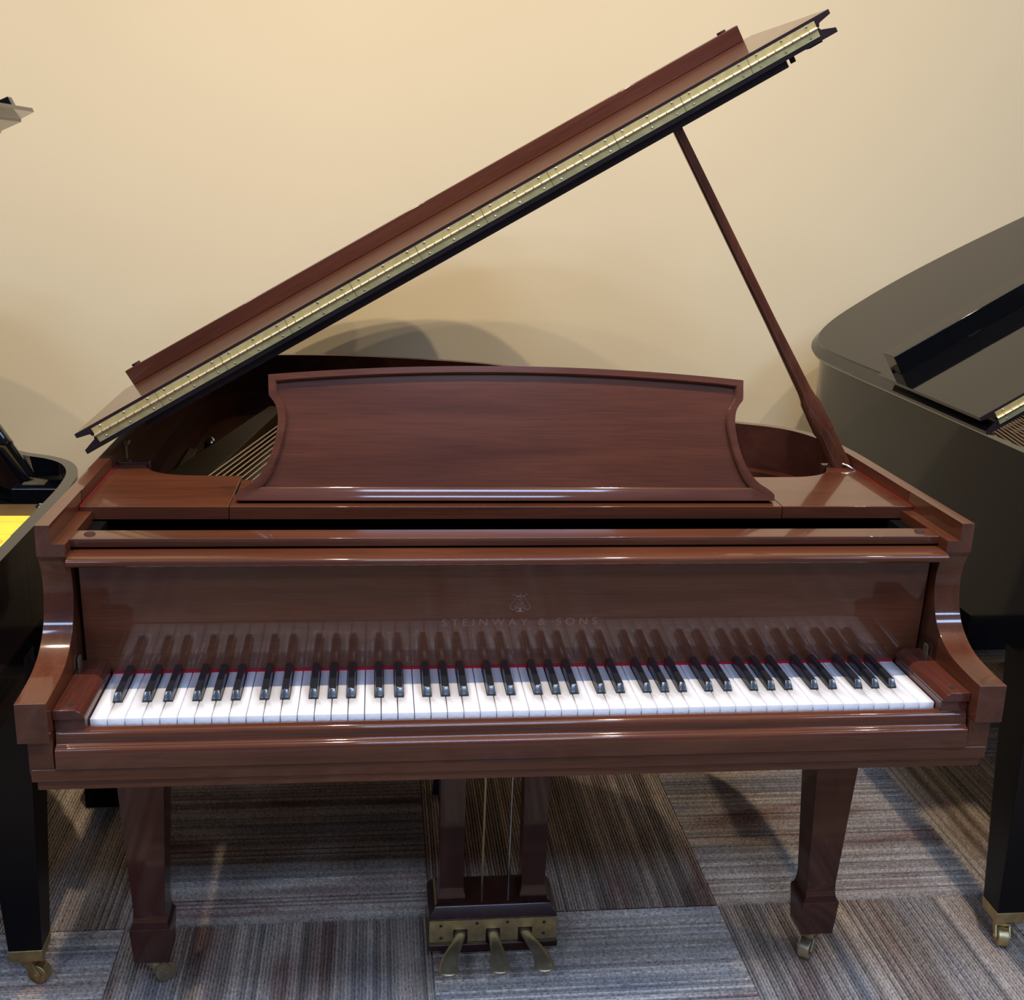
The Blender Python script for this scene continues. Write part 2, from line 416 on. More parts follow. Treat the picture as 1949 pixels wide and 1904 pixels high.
def sq(cx, cy, h, z): return [(cx-h, cy-h, z), (cx+h, cy-h, z), (cx+h, cy+h, z), (cx-h, cy+h, z)]
def spade_leg(root, cx, cy, W, turn):
    mb = MB().loft([sq(cx, cy, .031, .064), sq(cx, cy, .0352, .134), sq(cx, cy, .0345, .1365), sq(cx, cy, .0310, .1420), sq(cx, cy, .0290, .150), sq(cx, cy, .0280, .160),
                    sq(cx, cy, .0275, .172), sq(cx, cy, .0385, .42), sq(cx, cy, .046, .622)])
    l = part('leg', mb, 'wood_leg' if W == 'wood' else W, root, smooth=26)
    build_caster(l, cx, cy, turn, 'brass_dull')
def taper_leg(root, cx, cy, W, turn, zt):
    l = part('leg', MB().loft([sq(cx, cy, .029, .080), sq(cx, cy, .052, zt)]), 'black_leg', root, 0.0015)
    part('ferrule', MB().loft([sq(cx, cy, .028, .058), sq(cx, cy, .0305, .082)]), 'brass', l, 0.001)
    build_caster(l, cx, cy, turn, 'brass', 0.060)

def shelf_and_desk(root, W, wx, zd):
    for s in (-1, 1):
        poly = [(0.4495, 0.276), (0.6740, 0.276), (0.6740, 0.541), (0.624, 0.541)] + crom([(0.624, 0.541), (0.618, 0.522), (0.605, 0.499), (0.580, 0.480), (0.548, 0.470), (0.500, 0.467), (0.4495, 0.466)], 5)[1:]
        poly = [(s*p[0], p[1]) for p in poly]
        b = part('shelf_board', MB().prism(poly, 'z', zd-0.0215, zd), wx, root, 0.0012, ang=40)
        part('felt_edge', MB().box(*sorted((s*0.6741, s*0.6752)), 0.277, 0.54, zd-0.01, zd+0.0002), 'red_felt', b)
        part('shelf_stop', MB().box(*sorted((s*0.618, s*0.674)), 0.5415, 0.556, zd-0.03, zd+0.004), 'wood_dark' if W == 'wood' else W, b, 0.001)
    tr = part('music_tray', MB().box(-0.4485, 0.4485, 0.275, 0.345, zd-0.0215, zd), wx, root, 0.0012)
    for s in (-1, 1):
        part('slide_rail', MB().box(*sorted((s*0.430, s*0.4485)), 0.345, 0.462, zd-0.0215, zd-0.006), wx, tr, 0.001)
    # ---- music desk (own frame: x, up the slope, out of the front)
    half = [(0.4400, 0.000), (0.4400, 0.0105), (0.4300, 0.0190), (0.4105, 0.0325), (0.3930, 0.0575), (0.3815, 0.0890), (0.3757, 0.1200), (0.3758, 0.1400), (0.3795, 0.1545), (0.3900, 0.1690)]
    halfc = half[:2] + crom(half[1:], 5)[1:] + [(0.3910, 0.2022)]
    def topz(x, dz=0.0): return 0.2022+0.0185*(1-(x/0.391)**2) - dz
    out = [(x, z) for x, z in halfc] + [(x, topz(x)) for x in [0.391*(1-2*i/24) for i in range(1, 24)]] + [(-x, z) for x, z in halfc[::-1]]
    inner_half = [(0.4000, 0.0215), (0.3870, 0.0380), (0.3755, 0.0640), (0.3672, 0.0920), (0.3615, 0.1220), (0.3617, 0.1400), (0.3655, 0.1550), (0.3755, 0.1730), (0.3775, 0.1900)]
    ih = crom(inner_half, 6)
    inr = ih + [(x, topz(x, 0.0125)) for x in [0.3775*(1-2*i/24) for i in range(1, 24)]] + [(-x, z) for x, z in ih[::-1]]
    dk_loc = (0, 0.3045, zd+0.0005); dk_rot = (R(-20), 0, 0)
    # frame: bridge an outer and an inner outline of the same length
    def resample(poly, n):
        P = [Vector(p) for p in poly] + [Vector(poly[0])]
        d = [0]
        for i in range(1, len(P)): d.append(d[-1]+(P[i]-P[i-1]).length)
        o = []; j = 0
        for k in range(n):
            t = d[-1]*k/n
            while d[j+1] < t: j += 1
            f = (t-d[j])/(d[j+1]-d[j]); o.append(tuple(P[j].lerp(P[j+1], f)))
        return o
    sec = lambda poly, a: (poly, a)
    def radial(poly, n_each):
        """same count on right side, top, left side, bottom"""
        return poly
    nh = len(halfc); ni = len(ih)
    def rs(pts, n):
        P = [Vector(p) for p in pts]; d = [0]
        for i in range(1, len(P)): d.append(d[-1]+(P[i]-P[i-1]).length)
        o = []; j = 0
        for k in range(n):
            t = d[-1]*k/(n-1)*0.999999
            while d[j+1] < t: j += 1
            o.append(tuple(P[j].lerp(P[j+1], (t-d[j])/(d[j+1]-d[j]))))
        return o
    NS, NT = 48, 26
    def ringpts(side, dz, n_s=NS):
        r_ = rs(side, n_s); xe = side[-1][0]
        t_ = [(xe*(1-2*i/NT), topz(xe*(1-2*i/NT), dz)) for i in range(1, NT)]
        l_ = [(-x, z) for x, z in r_[::-1]]
        xb = side[0][0]; b_ = [(-xb+2*xb*i/NT, side[0][1]) for i in range(1, NT)]
        return r_ + t_ + l_ + b_
    go = ringpts(halfc, 0.0); gi = ringpts(ih, 0.0125)
    n = len(go)
    def q(p, d): return (p[0], -d, p[1])
    mid = [(a[0]+(b[0]-a[0])*0.80, a[1]+(b[1]-a[1])*0.80) for a, b in zip(go, gi)]
    rings = [[q(p, 0.0) for p in go], [q(p, 0.014) for p in go], [q(p, 0.014) for p in mid], [q(p, 0.0115) for p in gi], [q(p, 0.006) for p in gi], [q(p, 0.0) for p in gi]]
    mb = MB(); vs = [p for r_ in rings for p in r_]; fs = []
    for k in range(6):
        a, b = k*n, ((k+1) % 6)*n
        for i in range(n): j = (i+1) % n; fs.append((a+i, a+j, b+j, b+i))
    mb.add(vs, fs)
    desk = part('music_desk', mb, wx, root, smooth=35, loc=dk_loc, rot=dk_rot)
    pin = [(p[0]*1.003, p[1]+(0.0006 if p[1] > 0.1 else -0.0006)) for p in gi]
    part('desk_panel', MB().loft([[q(p, 0.0) for p in pin], [q(p, 0.0065) for p in pin]]), wx, desk, smooth=30)
    part('desk_hinge_rail', MB().box(-0.437, 0.437, -0.002, 0.018, -0.0005, 0.012), wx, desk, 0.001)
    part('desk_strut', MB().box(-0.006, 0.006, 0.0, 0.008, 0.02, 0.15), wx, desk, 0.001)

def build_piano(root, W, fold=0.50, ang=30.2, zoff=0.0, detail=True, flapw=0.42, barw=(0.395, 0.42), barh=0.032, soundboard='spruce', shelf=True, prop=None):
    wx, wy, wz = ('wood_x', 'wood_y', 'wood_z') if W == 'wood' else (W, W, W)
    Z = zoff; wkb = 'wood_block' if W == 'wood' else W
    zf = (0.955+Z-0.7345)/(0.955-0.7345)
    def zm(z): return z if z < 0.7345 else 0.7345+(z-0.7345)*zf
    def ZM(P): return [(p[0], zm(p[1])) for p in P]
    # ---- rim
    inn = offset(RIM_OUT, 0.021)
    inn2 = offset(RIM_OUT, 0.052)
    mb = MB(); zt, zmid, zb = 0.955+Z, 0.862+Z, 0.625
    L = [[(p[0], p[1], zb) for p in RIM_OUT], [(p[0], p[1], zt) for p in RIM_OUT], [(p[0], p[1], zt) for p in inn],
         [(p[0], p[1], zmid) for p in inn], [(p[0], p[1], zmid) for p in inn2], [(p[0], p[1], zb) for p in inn2]]
    n = len(RIM_OUT); vs = [p for l in L for p in l]; fs = []
    for k in range(6):
        for i in range(n-1):
            a, b = k*n, ((k+1) % 6)*n
            fs.append((a+i, a+i+1, b+i+1, b+i))
    fs += [tuple(k*n for k in range(6)), tuple(k*n+n-1 for k in range(6))[::-1]]
    mb.add(vs, fs)
    ro_ = part('rim', mb, wy, root, smooth=40)
    if W == 'wood':
        ro_.data.materials.append(M['wood_inner'])
        for i, p in enumerate(ro_.data.polygons):
            if 2*(n-1) <= i < 5*(n-1): p.material_index = 1
    # ---- arms with the scroll profile and the ledge for the lock rail
    prof = crom([(-0.0436, 0.7546), (-0.006, 0.756), (0.036, 0.760), (0.064, 0.7665), (0.089, 0.779), (0.109, 0.796), (0.122, 0.820),
                 (0.1285, 0.850), (0.1265, 0.875), (0.118, 0.897), (0.1105, 0.909)], 5)
    for s in (-1, 1):
        a, b = sorted((s*0.655, s*0.697))
        mb = MB().prism(ZM([(-0.0436, 0.696)] + prof + [(0.30, 0.909), (0.30, 0.696)]), 'x', a, b)
        arm = part('arm', mb, wy, root, 0.0012, ang=40)
        a, b = sorted((s*0.657, s*0.697))
        mb = MB().prism([(-0.030, 0.642), (-0.0305, 0.696), (0.30, 0.696), (0.30, 0.642)], 'x', *sorted((s*0.655, s*0.688)))
        part('arm_foot', mb, wy, arm, 0.001)
        mb = MB()
        prof2 = [(s*0.657, 0.909), (s*0.697, 0.909), (s*0.697, 0.955), (s*0.677, 0.955), (s*0.677, 0.927), (s*0.657, 0.927)]
        mb.prism(ZM(prof2), 'y', 0.1105, 0.30)
        part('rim_end', mb, wy, arm, smooth=0)
        kb = part('key_block', MB().box(*sorted((s*0.6135, s*0.654)), -0.018, 0.145, 0.690, 0.720), wkb, root, 0.001)
        x0, x1 = 0.6125, 0.6545
        prof3 = [(s*x1, 0.720), (s*(x0+0.001), 0.720), (s*x0, 0.724), (s*(x0+0.006), 0.731), (s*(x0+0.010), 0.7325), (s*(x0+0.012), 0.7345), (s*x1, 0.7345)]
        part('block_cap', MB().prism(prof3, 'y', -0.023, 0.146), wkb, kb, 0.0012, ang=25)
        part('screw', MB().cyl((s*0.634, -0.004, 0.7338), (0, 0, 1), 0.005, 0.0012, 14), 'screw_dark', kb)
    # ---- key bed, key slip
    part('key_bed', MB().box(-0.686, 0.686, -0.0325, 0.42, 0.632, 0.651), wx, root, 0.0015)
    part('key_bed_moulding', MB().box(-0.680, 0.680, -0.0275, 0.415, 0.6175, 0.632), wx, root, 0.0012)
    ks = crom([(-0.0045, 0.7025), (-0.012, 0.7040), (-0.0205, 0.7025), (-0.0245, 0.697), (-0.0250, 0.689), (-0.0270, 0.6845),
               (-0.0320, 0.6825), (-0.0350, 0.679), (-0.0362, 0.672), (-0.0365, 0.6525)], 4) + [(-0.0045, 0.6525)]
    part('key_slip', MB().prism(ks, 'x', -0.6515, 0.6515), wx, root, smooth=30)
    part('key_frame', MB().box(-0.6135, 0.6135, 0.004, 0.19, 0.652, 0.690), 'gapred', root)
    # ---- keys
    notes = 'CDEFGAB'
    seq = ['A0', 'B'] + [notes[i % 7] for i in range(49)] + ['C8']
    for i, k in enumerate(seq):
        o = D.objects.new('white_key', KEYS[k]); COL.objects.link(o); o.parent = root
        o.location = (-0.6125+i*KW, 0, 0)
    boff = {'A0': 0.15, 'A': 0.15, 'C': -0.12, 'D': 0.12, 'F': -0.15, 'G': 0.0}
    for i, k in enumerate(seq[:-1]):
        if k in boff:
            o = D.objects.new('black_key', KEYS['black']); COL.objects.link(o); o.parent = root
            o.location = (-0.6125+(i+1+boff[k])*KW, 0, 0)
    part('felt_strip', MB().box(-0.6125, 0.6125, 0.1512, 0.1535, 0.700, 0.7132), 'red_felt', root)
    # ---- fallboard
    tilt = math.atan2(0.012, 0.185)
    fb = part('fallboard', MB().prism(ZM([(0.1515, 0.7132), (0.140, 0.899), (0.160, 0.899), (0.172, 0.7132)]), 'x', -0.649, 0.649), wx, root, 0.001)
    lip = crom([(0.098, 0.8968), (0.0938, 0.8985), (0.0922, 0.903), (0.0945, 0.9082), (0.1005, 0.9098)], 4) + [(0.150, 0.9100), (0.150, 0.8968)]
    part('fallboard_lip', MB().prism(ZM(lip), 'x', -0.6535, 0.6535), wx, fb, smooth=30)
    part('pivot_plate', MB().box(-0.6535, -0.6505, 0.118, 0.130, 0.732, 0.750), 'brass_dull', fb)
    part('pivot_plate', MB().box(0.6505, 0.6535, 0.118, 0.130, 0.732, 0.750), 'brass_dull', fb)
    # ---- lock rail behind the fallboard with its two rubber buttons
    lr = part('lock_rail', MB().box(-0.658, 0.658, 0.138, 0.180, zm(0.9135), zm(0.9265)), wx, root, 0.0012)
    for s in (-1, 1): part('rubber_button', MB().dome((s*0.634, 0.160, zm(0.9265)), (0, 0, 1), 0.0085, 0.004, 16), 'rubber', lr)
    part('action_cover', MB().box(-0.655, 0.655, 0.19, 0.42, 0.652, 0.70), 'inside', root)  # floor of the gap, coloured near-black to stand for its shade
    part('gap_shade_back', MB().box(-0.655, 0.655, 0.322, 0.332, 0.70, zm(0.907)), 'inside', root)  # added black board, stands for the shade at the back of the gap
    for s in (-1, 1): part('gap_shade_cheek', MB().box(*sorted((s*0.636, s*0.656)), 0.181, 0.322, 0.70, zm(0.911)), 'inside', root)  # added black side boards, shade for the ends of the gap
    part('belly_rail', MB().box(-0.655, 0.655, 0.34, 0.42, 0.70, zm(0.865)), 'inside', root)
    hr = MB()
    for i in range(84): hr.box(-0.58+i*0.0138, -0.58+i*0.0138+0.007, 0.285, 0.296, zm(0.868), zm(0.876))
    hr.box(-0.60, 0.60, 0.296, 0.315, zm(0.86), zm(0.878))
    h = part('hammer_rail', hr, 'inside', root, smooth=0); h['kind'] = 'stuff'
    # ---- music shelf: two side boards and the sliding tray between them
    zd = zm(0.935)
    if shelf: shelf_and_desk(root, W, wx, zd)
    else:
        pb_ = part('pin_block', MB().box(-0.645, 0.645, 0.425, 0.66, 0.780+Z, 0.9035+Z), 'plate', root, 0.002)
        part('plate_bolt', MB().dome((0.628, 0.642, 0.9035+Z), (0, 0, 1), 0.010, 0.006, 12), 'steel', pb_)
        pbb = part('prop_block', MB().prism([(0.545, 0.745), (0.640, 0.745), (0.645, 0.80), (0.60, 0.86), (0.545, 0.86)], 'z', 0.80+Z, 0.910+Z), W, root, 0.003)
        part('prop_plate', MB().box(0.558, 0.600, 0.775, 0.835, 0.910+Z, 0.9115+Z), 'brass_dull', pbb)
    # ---- lid, in its own frame: x along the slope from the spine, y to the tail, z the lid's normal
    lidm = thing_local('lid', root, (-0.7, 0, 0.955+Z), (0, R(-ang), 0))
    U = lambda x: (x+0.697)*1.045-0.0065
    line = [(U(p[0]), p[1]+0.012 if p[1] > 1.2 else p[1]) for p in RIM_OUT if p[1] > fold]
    line = [(U(-0.697), fold)] + line + [(U(0.697), fold)]
    def lid_ring(d, zz): return [(p[0], p[1], zz) for p in offset(line, d)]
    LM = wx
    mb = MB().loft([lid_ring(0, 0.0137), lid_ring(0, 0.0215), lid_ring(0.021, 0.0290), lid_ring(0.0245, 0.0300), lid_ring(0.0265, 0.0342)])
    lid_o = lidm
    me = mb.mesh('lid'); lid_o.data_mesh(me, LM)
    lo = lid_o.obj
    part('lid_batten', MB().box(0.10, 1.3600, fold+0.020, fold+0.075, 0.0, 0.0137), 'edge_dark', lo, 0.001)
    fe = fold+flapw
    fl = [(-0.0065, fold), (-0.0065, fe), (1.4505, fe), (1.4505, fold)]
    def dens(P):
        o = []
        for i in range(len(P)-1):
            for k in range(6): o.append(tuple(P[i][a]+(P[i+1][a]-P[i][a])*k/6 for a in (0, 1)))
        o.append(P[-1]); return o
    def flap_ring(d, zz):
        return [(-0.0065+d, fold, zz), (-0.0065+d, fe-d, zz), (1.4505-d, fe-d, zz), (1.4505-d, fold, zz)]
    fo = part('lid_flap', MB().loft([flap_ring(0.025, 0.0355), flap_ring(0.023, 0.0405), flap_ring(0.020, 0.0415), flap_ring(0, 0.0457), flap_ring(0, 0.0537)]), wx, lo, 0.0008, ang=50)
    dark_edge(fo.data)
    br = part('front_rail', MB().box(0.021, 1.425, fold+barw[0], fold+barw[1], 0.0537, 0.0537+barh), wx, fo, 0.0015)
    for u_ in (0.045, 1.395): part('rubber_button', MB().cyl((u_, fold+barw[1]-0.008, 0.0537+barh) if W == 'wood' else (u_-0.018, fold+flapw-0.03, 0.0537), (0, 0, 1), 0.009, 0.004, 14), 'rubber', br)
    part('stop_pin', MB().cyl((1.383, fold+0.06, 0.0137), (0, 0, -1), 0.005, 0.014, 12), 'rubber', lo)
    part('bumper', MB().box(1.40, 1.425, fold+0.01, fold+0.03, 0.0105, 0.0137), 'rubber', lo, 0.0008)
    # piano hinge across the fold
    hinge = part('lid_hinge', MB().cyl((0.0225, fold-0.0022, 0.0349), (1, 0, 0), 0.0012, 1.400, 8), 'screw_dark', lo)
    segs = 11; sl = 1.397/segs
    leaf = {}
    for nm, z0, z1 in (('lo', 0.0213, 0.0342), ('hi', 0.0356, 0.0482)):
        me = MB().box(0.0004, sl-0.0004, -0.0012, 0, z0, z1).mesh('hinge_leaf'); me.materials.append(M['brass_leaf']); leaf[nm] = me
    kn = MB().cyl((0, 0, 0), (1, 0, 0), 0.0029, sl/8-0.0013, 10).mesh('knuckle'); kn.materials.append(M['brass_bright'])
    for p in kn.polygons: p.use_smooth = True
    kn.set_sharp_from_angle(angle=R(50))
    for i in range(segs):
        u0 = 0.0235+i*sl
        for nm in ('lo', 'hi'):
            o = D.objects.new('hinge_leaf', leaf[nm]); COL.objects.link(o); o.parent = hinge; o.location = (u0, fold, 0)
            for f in (0.13, 0.50, 0.87):
                zc = 0.0255 if nm == 'lo' else 0.0455
                o = D.objects.new('screw', SCREW); COL.objects.link(o); o.parent = hinge; o.location = (u0+f*sl, fold-0.0012, zc)
        for k in range(8):
            o = D.objects.new('knuckle', kn); COL.objects.link(o); o.parent = hinge; o.location = (u0+k*sl/8, fold-0.0030, 0.0349)
    # ---- hinge brackets between spine and lid
    for yb in (0.62, 1.25):
        b = MB().box(-0.6765, -0.673, yb, yb+0.012, 0.925+Z, 0.957+Z).box(-0.6765, -0.668, yb-0.004, yb+0.016, 0.952+Z, 0.958+Z)
        part('lid_bracket', b, 'brass_dull', root, 0.0006)
    # ---- lid prop
    tan = math.tan(R(ang)); px_t, px_b, py, pz_b = prop or (0.288, 0.662, fold+0.048, 0.925)
    top = Vector((px_t, py, 0.955+Z+(px_t+0.7)*tan+0.0137/math.cos(R(ang)))); bot = Vector((px_b, py, pz_b+Z))
    ax = (bot-top).normalized(); side = Vector((ax.z, 0, -ax.x))
    Lp = (bot-top).length; loops = []
    for t, w, d in ((0.0, .0080, .009), (0.02, .0085, .009), (0.55, .0098, .010), (0.755, .0125, .012), (0.775, .0145, .013), (0.785, .0170, .014), (0.86, .0180, .015), (0.872, .0185, .015), (0.882, .0165, .014), (0.97, .0180, .014), (1.0, .0165, .013)):
        c = top+ax*(Lp*t); r_ = []
        for k in range(12):
            a = 2*math.pi*(k+0.5)/12; ca, sa = math.cos(a), math.sin(a)
            e = 0.55
            r_.append(tuple(c + side*(w*math.copysign(abs(ca)**e, ca)) + Vector((0, 1, 0))*(d*math.copysign(abs(sa)**e, sa))))
        loops.append(r_)
    pr = part('lid_prop', MB().loft(loops), wz, root, smooth=50)
    pg = top+ax*(Lp*0.285)
    part('peg', MB().cyl(tuple(pg-side*0.009), tuple(side if side.x < 0 else -side), 0.0045, 0.012, 10), 'rubber', pr)
    if shelf: hk = MB().tube([(0.676, py-0.03, 0.905+Z), (0.672, py-0.03, 0.936+Z), (0.660, py-0.02, 0.942+Z), (0.648, py-0.005, 0.944+Z)], 0.0022, 8)
    if shelf: part('prop_hook', hk, 'steel', root)
    # ---- inside: soundboard, iron plate, strings
    sb = [(p[0], p[1]) for p in inn2 if p[1] > 0.40]
    sb = [(-0.645, 0.40)] + sb + [(0.645, 0.40)]
    part('soundboard', MB().prism(sb, 'z', 0.790+Z, 0.800+Z), soundboard, root, smooth=0)
    pl = [(-0.640, 0.43), (-0.640, 0.79), (-0.495, 1.50), (-0.455, 1.50), (-0.560, 0.72), (-0.52, 0.52), (0.56, 0.52), (0.60, 0.43)]
    pp = part('iron_plate', MB().prism(pl, 'z', 0.815+Z, 0.850+Z), 'plate', root, 0.003, ang=40)
    pl2 = [(-0.452, 1.50), (-0.455, 1.60), (-0.2, 1.60), (0.05, 1.52), (0.30, 1.15), (0.40, 0.92), (0.54, 0.75), (0.58, 0.62), (0.52, 0.62), (0.34, 0.90), (0.22, 1.14), (0.0, 1.44), (-0.2, 1.52)]
    part('hitch_plate', MB().prism(pl2, 'z', 0.815+Z, 0.845+Z), 'plate', pp, 0.003, ang=40)
    nutp = MB().cyl((-0.60, 1.17, 0.80+Z), (0, 0, 1), 0.016, 0.03, 16, 0.014)
    nb = part('nose_bolt', nutp, 'rubber', pp)
    part('bolt_cap', MB().dome((-0.60, 1.17, 0.83+Z), (0, 0, 1), 0.012, 0.012, 12), 'steel', nb)
    part('soundboard_brace', MB().prism([(-0.640, 0.83), (-0.620, 0.81), (-0.622, 1.12), (-0.642, 1.14)], 'z', 0.801+Z, 0.825+Z), 'blockwood', root, 0.001)
    # bass strings cross over the plate, treble strings fan out below them
    for i in range(26):
        x0 = -0.547+0.0135*i; y0, y1 = 0.455, 1.50-0.006*i
        f = lambda y: x0+(y-0.748)*0.21
        part('bass_string', MB().tube([(f(y0), y0, 0.860+Z), (f(y1), y1, 0.860+Z)], 0.0016, 6), 'string', root)
    for i in range(44):
        x0 = -0.28+0.0188*i; y0 = 0.455; y1 = max(0.66, 1.48-0.95*(i/43)**0.8)
        x1 = x0 - 0.10*(y1-y0)
        part('treble_string', MB().tube([(x0, y0, 0.852+Z), (x1, y1, 0.852+Z)], 0.0010, 5), 'string', root)

def dark_edge(me):
    me.materials.append(M['edge_dark'])
    for p in me.polygons:
        if p.normal.y < -0.9: p.material_index = 1

class thing_local:
    """a part whose mesh is set a little later"""
    def __init__(s, name, parent, loc, rot): s.n, s.p, s.l, s.r = name, parent, loc, rot; s.obj = None
    def data_mesh(s, me, mat):
        s.obj = link(s.n, me, mat, s.p, 35, False, s.l, s.r); dark_edge(me)

# ------------------------------------------------------------------ the mahogany piano in the middle
piano = thing('grand_piano', 'reddish brown mahogany grand piano with raised lid, in the middle', 'piano', group='grand pianos along the wall')
build_piano(piano, 'wood')
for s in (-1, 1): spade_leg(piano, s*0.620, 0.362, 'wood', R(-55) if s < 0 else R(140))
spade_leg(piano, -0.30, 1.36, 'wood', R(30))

# writing and emblem on the fallboard
fb = [c for c in piano.children if c.name.startswith('fallboard')][0]
FT = math.atan2(0.012, 0.1835)
def face_y(z): return 0.152-(z-0.7155)*0.012/0.1835
def text_mesh(body, width, height):
    cu = D.curves.new('lettering', 'FONT'); cu.body = body; cu.align_x = 'CENTER'; cu.size = 1.0; cu.space_character = 1.55; cu.extrude = 0.0
    ob = D.objects.new('tmp', cu); COL.objects.link(ob)
    bpy.context.view_layer.update()
    me = D.meshes.new_from_object(ob.evaluated_get(bpy.context.evaluated_depsgraph_get()))
    D.objects.remove(ob); D.curves.remove(cu)
    xs = [v.co.x for v in me.vertices]; ys = [v.co.y for v in me.vertices]
    cx = (min(xs)+max(xs))/2; sx = width/(max(xs)-min(xs)); sy = height/(max(ys)-min(ys))
    for v in me.vertices: v.co = Vector(((v.co.x-cx)*sx, (v.co.y-min(ys))*sy, 0))
    bm = bmesh.new(); bm.from_mesh(me)
    r = bmesh.ops.extrude_face_region(bm, geom=bm.faces[:])
    bmesh.ops.translate(bm, vec=(0, 0, 0.0004), verts=[g for g in r['geom'] if isinstance(g, bmesh.types.BMVert)])
    bmesh.ops.recalc_face_normals(bm, faces=bm.faces); bm.to_mesh(me); bm.free()
    return me
zt_ = 0.7815
lt = link('lettering', text_mesh('STEINWAY & SONS', 0.240, 0.0118), 'letter', fb, 0, False, (0.001, face_y(zt_)-0.0001, zt_), (R(90)+FT, 0, 0))
lt['label'] = 'gilt inlaid capitals reading STEINWAY & SONS'
em = MB()
def stroke(pts, r=0.0006): em.tube([(x, 0.0, z) for x, z in pts], r, 6)
def arc(cx, cz, r, a0, a1, n=12): return [(cx+r*math.cos(R(a0+(a1-a0)*i/n)), cz+r*math.sin(R(a0+(a1-a0)*i/n))) for i in range(n+1)]
for s in (-1, 1):
    side = crom([(0.0055, 0.0262), (0.0068, 0.0225), (0.0105, 0.0165), (0.0145, 0.0110), (0.0150, 0.0068), (0.0125, 0.0038), (0.0085, 0.0038), (0.0052, 0.0062), (0.0060, 0.0092), (0.0085, 0.0090), (0.0086, 0.0072)], 5)
    stroke([(s*x, z) for x, z in side])
    stroke([(s*x, z) for x, z in crom([(0.0060, 0.0250), (0.0066, 0.0278), (0.0088, 0.0296), (0.0112, 0.0286), (0.0112, 0.0268)], 5)])
    stroke([(s*x, z) for x, z in crom([(0.0, 0.0060), (0.0040, 0.0062), (0.0075, 0.0040)], 4)])
stroke([(-0.0062, 0.0258), (0.0062, 0.0258)], 0.0008)
em.dome((0, 0.0002, 0.0290), (0, -1, 0), 0.0015, 0.0006, 10)
em.prism([(-0.0078, 0.0), (0.0078, 0.0), (0.0030, 0.0016), (0.0012, 0.0036), (0.0012, 0.0066), (-0.0012, 0.0066), (-0.0012, 0.0036), (-0.0030, 0.0016)], 'y', -0.0006, 0.0003)
stroke(crom([(0.0020, 0.0205), (0.0000, 0.0222), (-0.0018, 0.0205), (0.0002, 0.0178), (0.0024, 0.0155), (0.0012, 0.0132), (-0.0008, 0.0140)], 6))
stroke(arc(0.0, 0.0140, 0.0044, 150, 400, 18))
zt_ = 0.8045
eo = part('emblem', em, 'inlay', fb, loc=(0.0, face_y(zt_)-0.0002, zt_), rot=(FT, 0, 0))
eo['label'] = 'small gilt lyre emblem'

# pedal lyre
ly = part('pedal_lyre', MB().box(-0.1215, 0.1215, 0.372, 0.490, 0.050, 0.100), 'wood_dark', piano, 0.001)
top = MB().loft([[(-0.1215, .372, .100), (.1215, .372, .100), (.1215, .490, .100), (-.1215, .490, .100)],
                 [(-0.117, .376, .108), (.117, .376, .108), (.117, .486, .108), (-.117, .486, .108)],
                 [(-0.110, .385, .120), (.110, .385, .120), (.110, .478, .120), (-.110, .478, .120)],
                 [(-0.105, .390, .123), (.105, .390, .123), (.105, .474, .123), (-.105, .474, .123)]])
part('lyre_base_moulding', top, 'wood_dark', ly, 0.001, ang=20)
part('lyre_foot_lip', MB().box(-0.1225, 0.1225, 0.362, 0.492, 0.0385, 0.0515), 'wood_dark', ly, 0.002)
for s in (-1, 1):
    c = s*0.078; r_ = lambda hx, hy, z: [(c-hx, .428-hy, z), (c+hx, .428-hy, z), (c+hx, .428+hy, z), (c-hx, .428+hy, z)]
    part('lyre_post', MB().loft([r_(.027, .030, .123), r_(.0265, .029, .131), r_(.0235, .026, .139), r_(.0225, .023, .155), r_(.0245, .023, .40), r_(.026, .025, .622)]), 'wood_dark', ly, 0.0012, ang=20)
bp_poly = [(-0.1205, 0.052)]
for px in (-0.062, -0.0005, 0.0605): bp_poly += [(px-0.0135, 0.052), (px-0.0135, 0.079), (px+0.0135, 0.079), (px+0.0135, 0.052)]
bp_poly += [(0.1205, 0.052), (0.1205, 0.099), (-0.1205, 0.099)]
bpl = part('brass_plate', MB().prism(bp_poly, 'y', 0.3695, 0.372), 'brass', ly)
for x, z in ((-.099, .088), (-.0985, .062), (-.031, .091), (.0265, .091), (.0965, .088), (.096, .064)):
    o = D.objects.new('screw', SCREW_D); COL.objects.link(o); o.parent = bpl; o.location = (x, 0.3695, z)
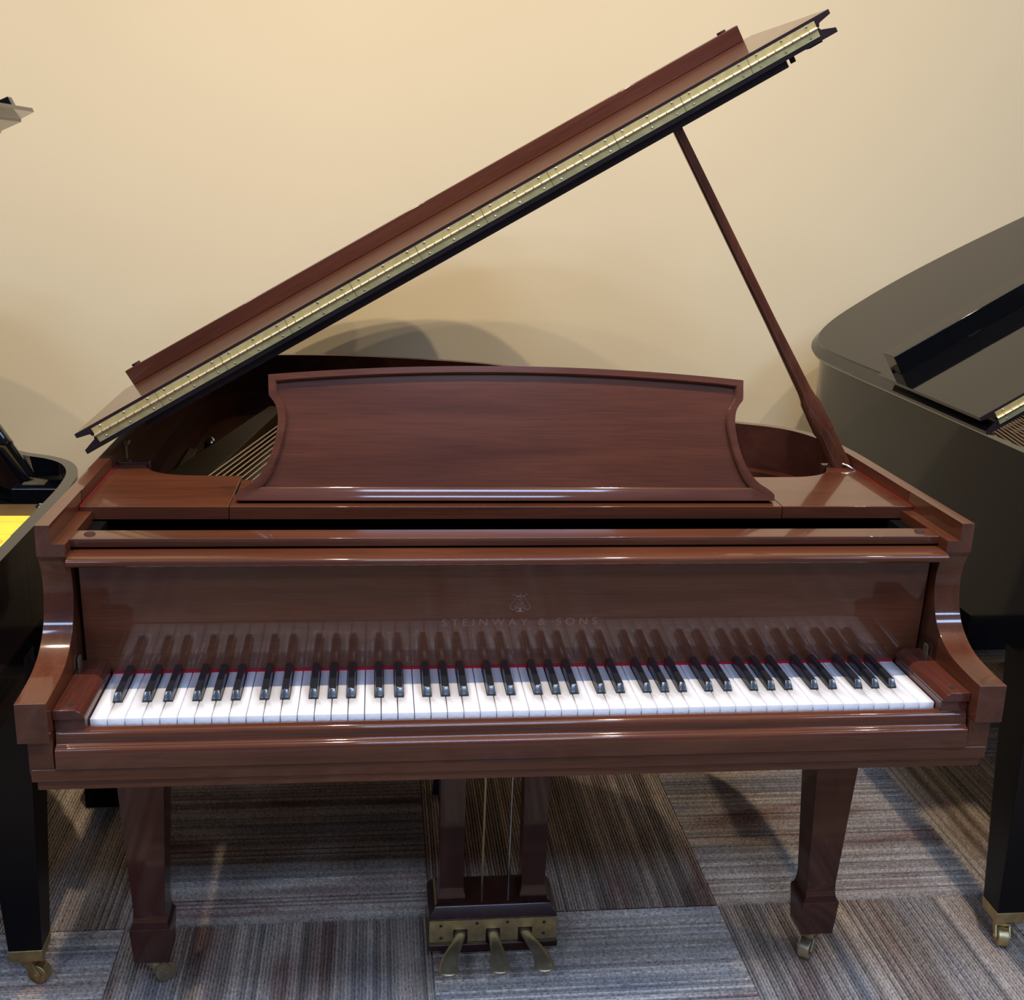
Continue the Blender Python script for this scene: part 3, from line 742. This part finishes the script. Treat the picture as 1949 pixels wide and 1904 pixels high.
for px, bend in ((-0.062, -1), (-0.0005, 0.22), (0.0605, 1)):
    # a pedal: flat shank out of the slot swelling into a rounded toe
    path = []
    for i in range(15):
        t = i/14
        q_ = max(0.0, (t-0.22)/0.78); sm = q_*q_*(3-2*q_)
        path.append((px + bend*0.027*sm, 0.400-0.113*t, 0.0690-0.014*t**2 + 0.002*math.sin(t*3.1), 0.0103 + 0.0082*max(0, (t-0.42)/0.58)**1.3, 0.0058-0.0008*t))
    loops = []
    for i, (x, y, z, w, h) in enumerate(path):
        a = path[max(i-1, 0)]; b = path[min(i+1, 14)]
        tv = Vector((b[0]-a[0], b[1]-a[1], 0)).normalized(); sv = Vector((-tv.y, tv.x, 0))
        loops.append([tuple(Vector((x, y, z)) + sv*(w*math.copysign(abs(math.cos(2*math.pi*k/14))**0.7, math.cos(2*math.pi*k/14))) + Vector((0, 0, h*math.sin(2*math.pi*k/14)))) for k in range(14)])
    x, y, z, w, h = path[-1]; a = path[-3]
    tv = Vector((x-a[0], y-a[1], 0)).normalized(); sv = Vector((-tv.y, tv.x, 0))
    for f, g in ((0.004, 1.00), (0.008, 0.95), (0.0125, 0.80), (0.0160, 0.58), (0.0180, 0.32), (0.0186, 0.12)):
        loops.append([tuple(Vector((x, y, z-0.0006)) + tv*f + sv*(w*g*math.cos(2*math.pi*k/14)) + Vector((0, 0, h*(g**0.6)*math.sin(2*math.pi*k/14)))) for k in range(14)])
    part('pedal', MB().loft(loops), 'brass_dull', ly, smooth=60)
for rx in (-0.016, 0.036):
    part('pedal_rod', MB().tube([(rx, 0.445, 0.11), (rx+0.003, 0.445, 0.62)], 0.0022, 8), 'brass_bright' if rx < 0 else 'steel', ly)

# ------------------------------------------------------------------ black pianos on both sides
pl_ = thing('grand_piano', 'glossy black grand piano cut off at the left edge, yellow card inside', 'piano', (-1.465, 0.0, 0), 'grand pianos along the wall')
build_piano(pl_, 'black', shelf=False, prop=(0.27, 0.560, 0.80, 0.915), ang=25.0, zoff=-0.075, fold=0.50, flapw=0.42)
for s in (-1, 1): taper_leg(pl_, s*0.620, 0.385, 'black', R(-110), 0.625)
taper_leg(pl_, -0.30, 1.36, 'black', R(60), 0.625)
pr_ = thing('grand_piano', 'glossy black grand piano with raised lid at the right edge', 'piano', (1.662, 0.0, 0), 'grand pianos along the wall')
build_piano(pr_, 'black', ang=31.0, zoff=0.03, fold=0.565, flapw=0.48, barw=(0.405, 0.465), barh=0.045)
for s in (-1, 1): taper_leg(pr_, s*0.640, 0.375, 'black', R(165), 0.625)
taper_leg(pr_, -0.30, 1.36, 'black', R(60), 0.625)

# ------------------------------------------------------------------ small things
yc = part('yellow_card', MB().box(-0.16, 0.16, -0.10, 0.10, 0, 0.002), 'yellow', None, loc=(-0.985, 0.475, 0.8288), smooth=0)
tag(yc, 'bright yellow printed card lying inside the left black piano', 'card')
pm = MB().cyl((0, 0, 0.0021), (0, 0, 1), 0.02, 0.0003, 24)
part('print', pm, 'orange_print', yc, loc=(0.125, -0.055, 0))
for ly_ in (0.062, -0.012): part('print_line', MB().box(-0.15, 0.155, ly_, ly_+0.0015, 0.002, 0.0022), 'orange_print', yc)
bb = part('black_box', MB().box(-0.04, 0.04, 0, 0.12, 0, 0.16), 'inside', None, 0.003, loc=(-0.850, 0.985, 0))
tag(bb, 'plain black box on the carpet behind the mahogany piano\'s left leg', 'box')
pb = part('plug_block', MB().prism([(-0.018, 0), (0.018, 0), (0.014, 0.05), (-0.014, 0.05)], 'y', 0, 0.03), 'navyblue', None, 0.002, loc=(-0.067, 1.0, 0))
tag(pb, 'tiny dark blue block on the carpet behind the pedal lyre', 'plug')
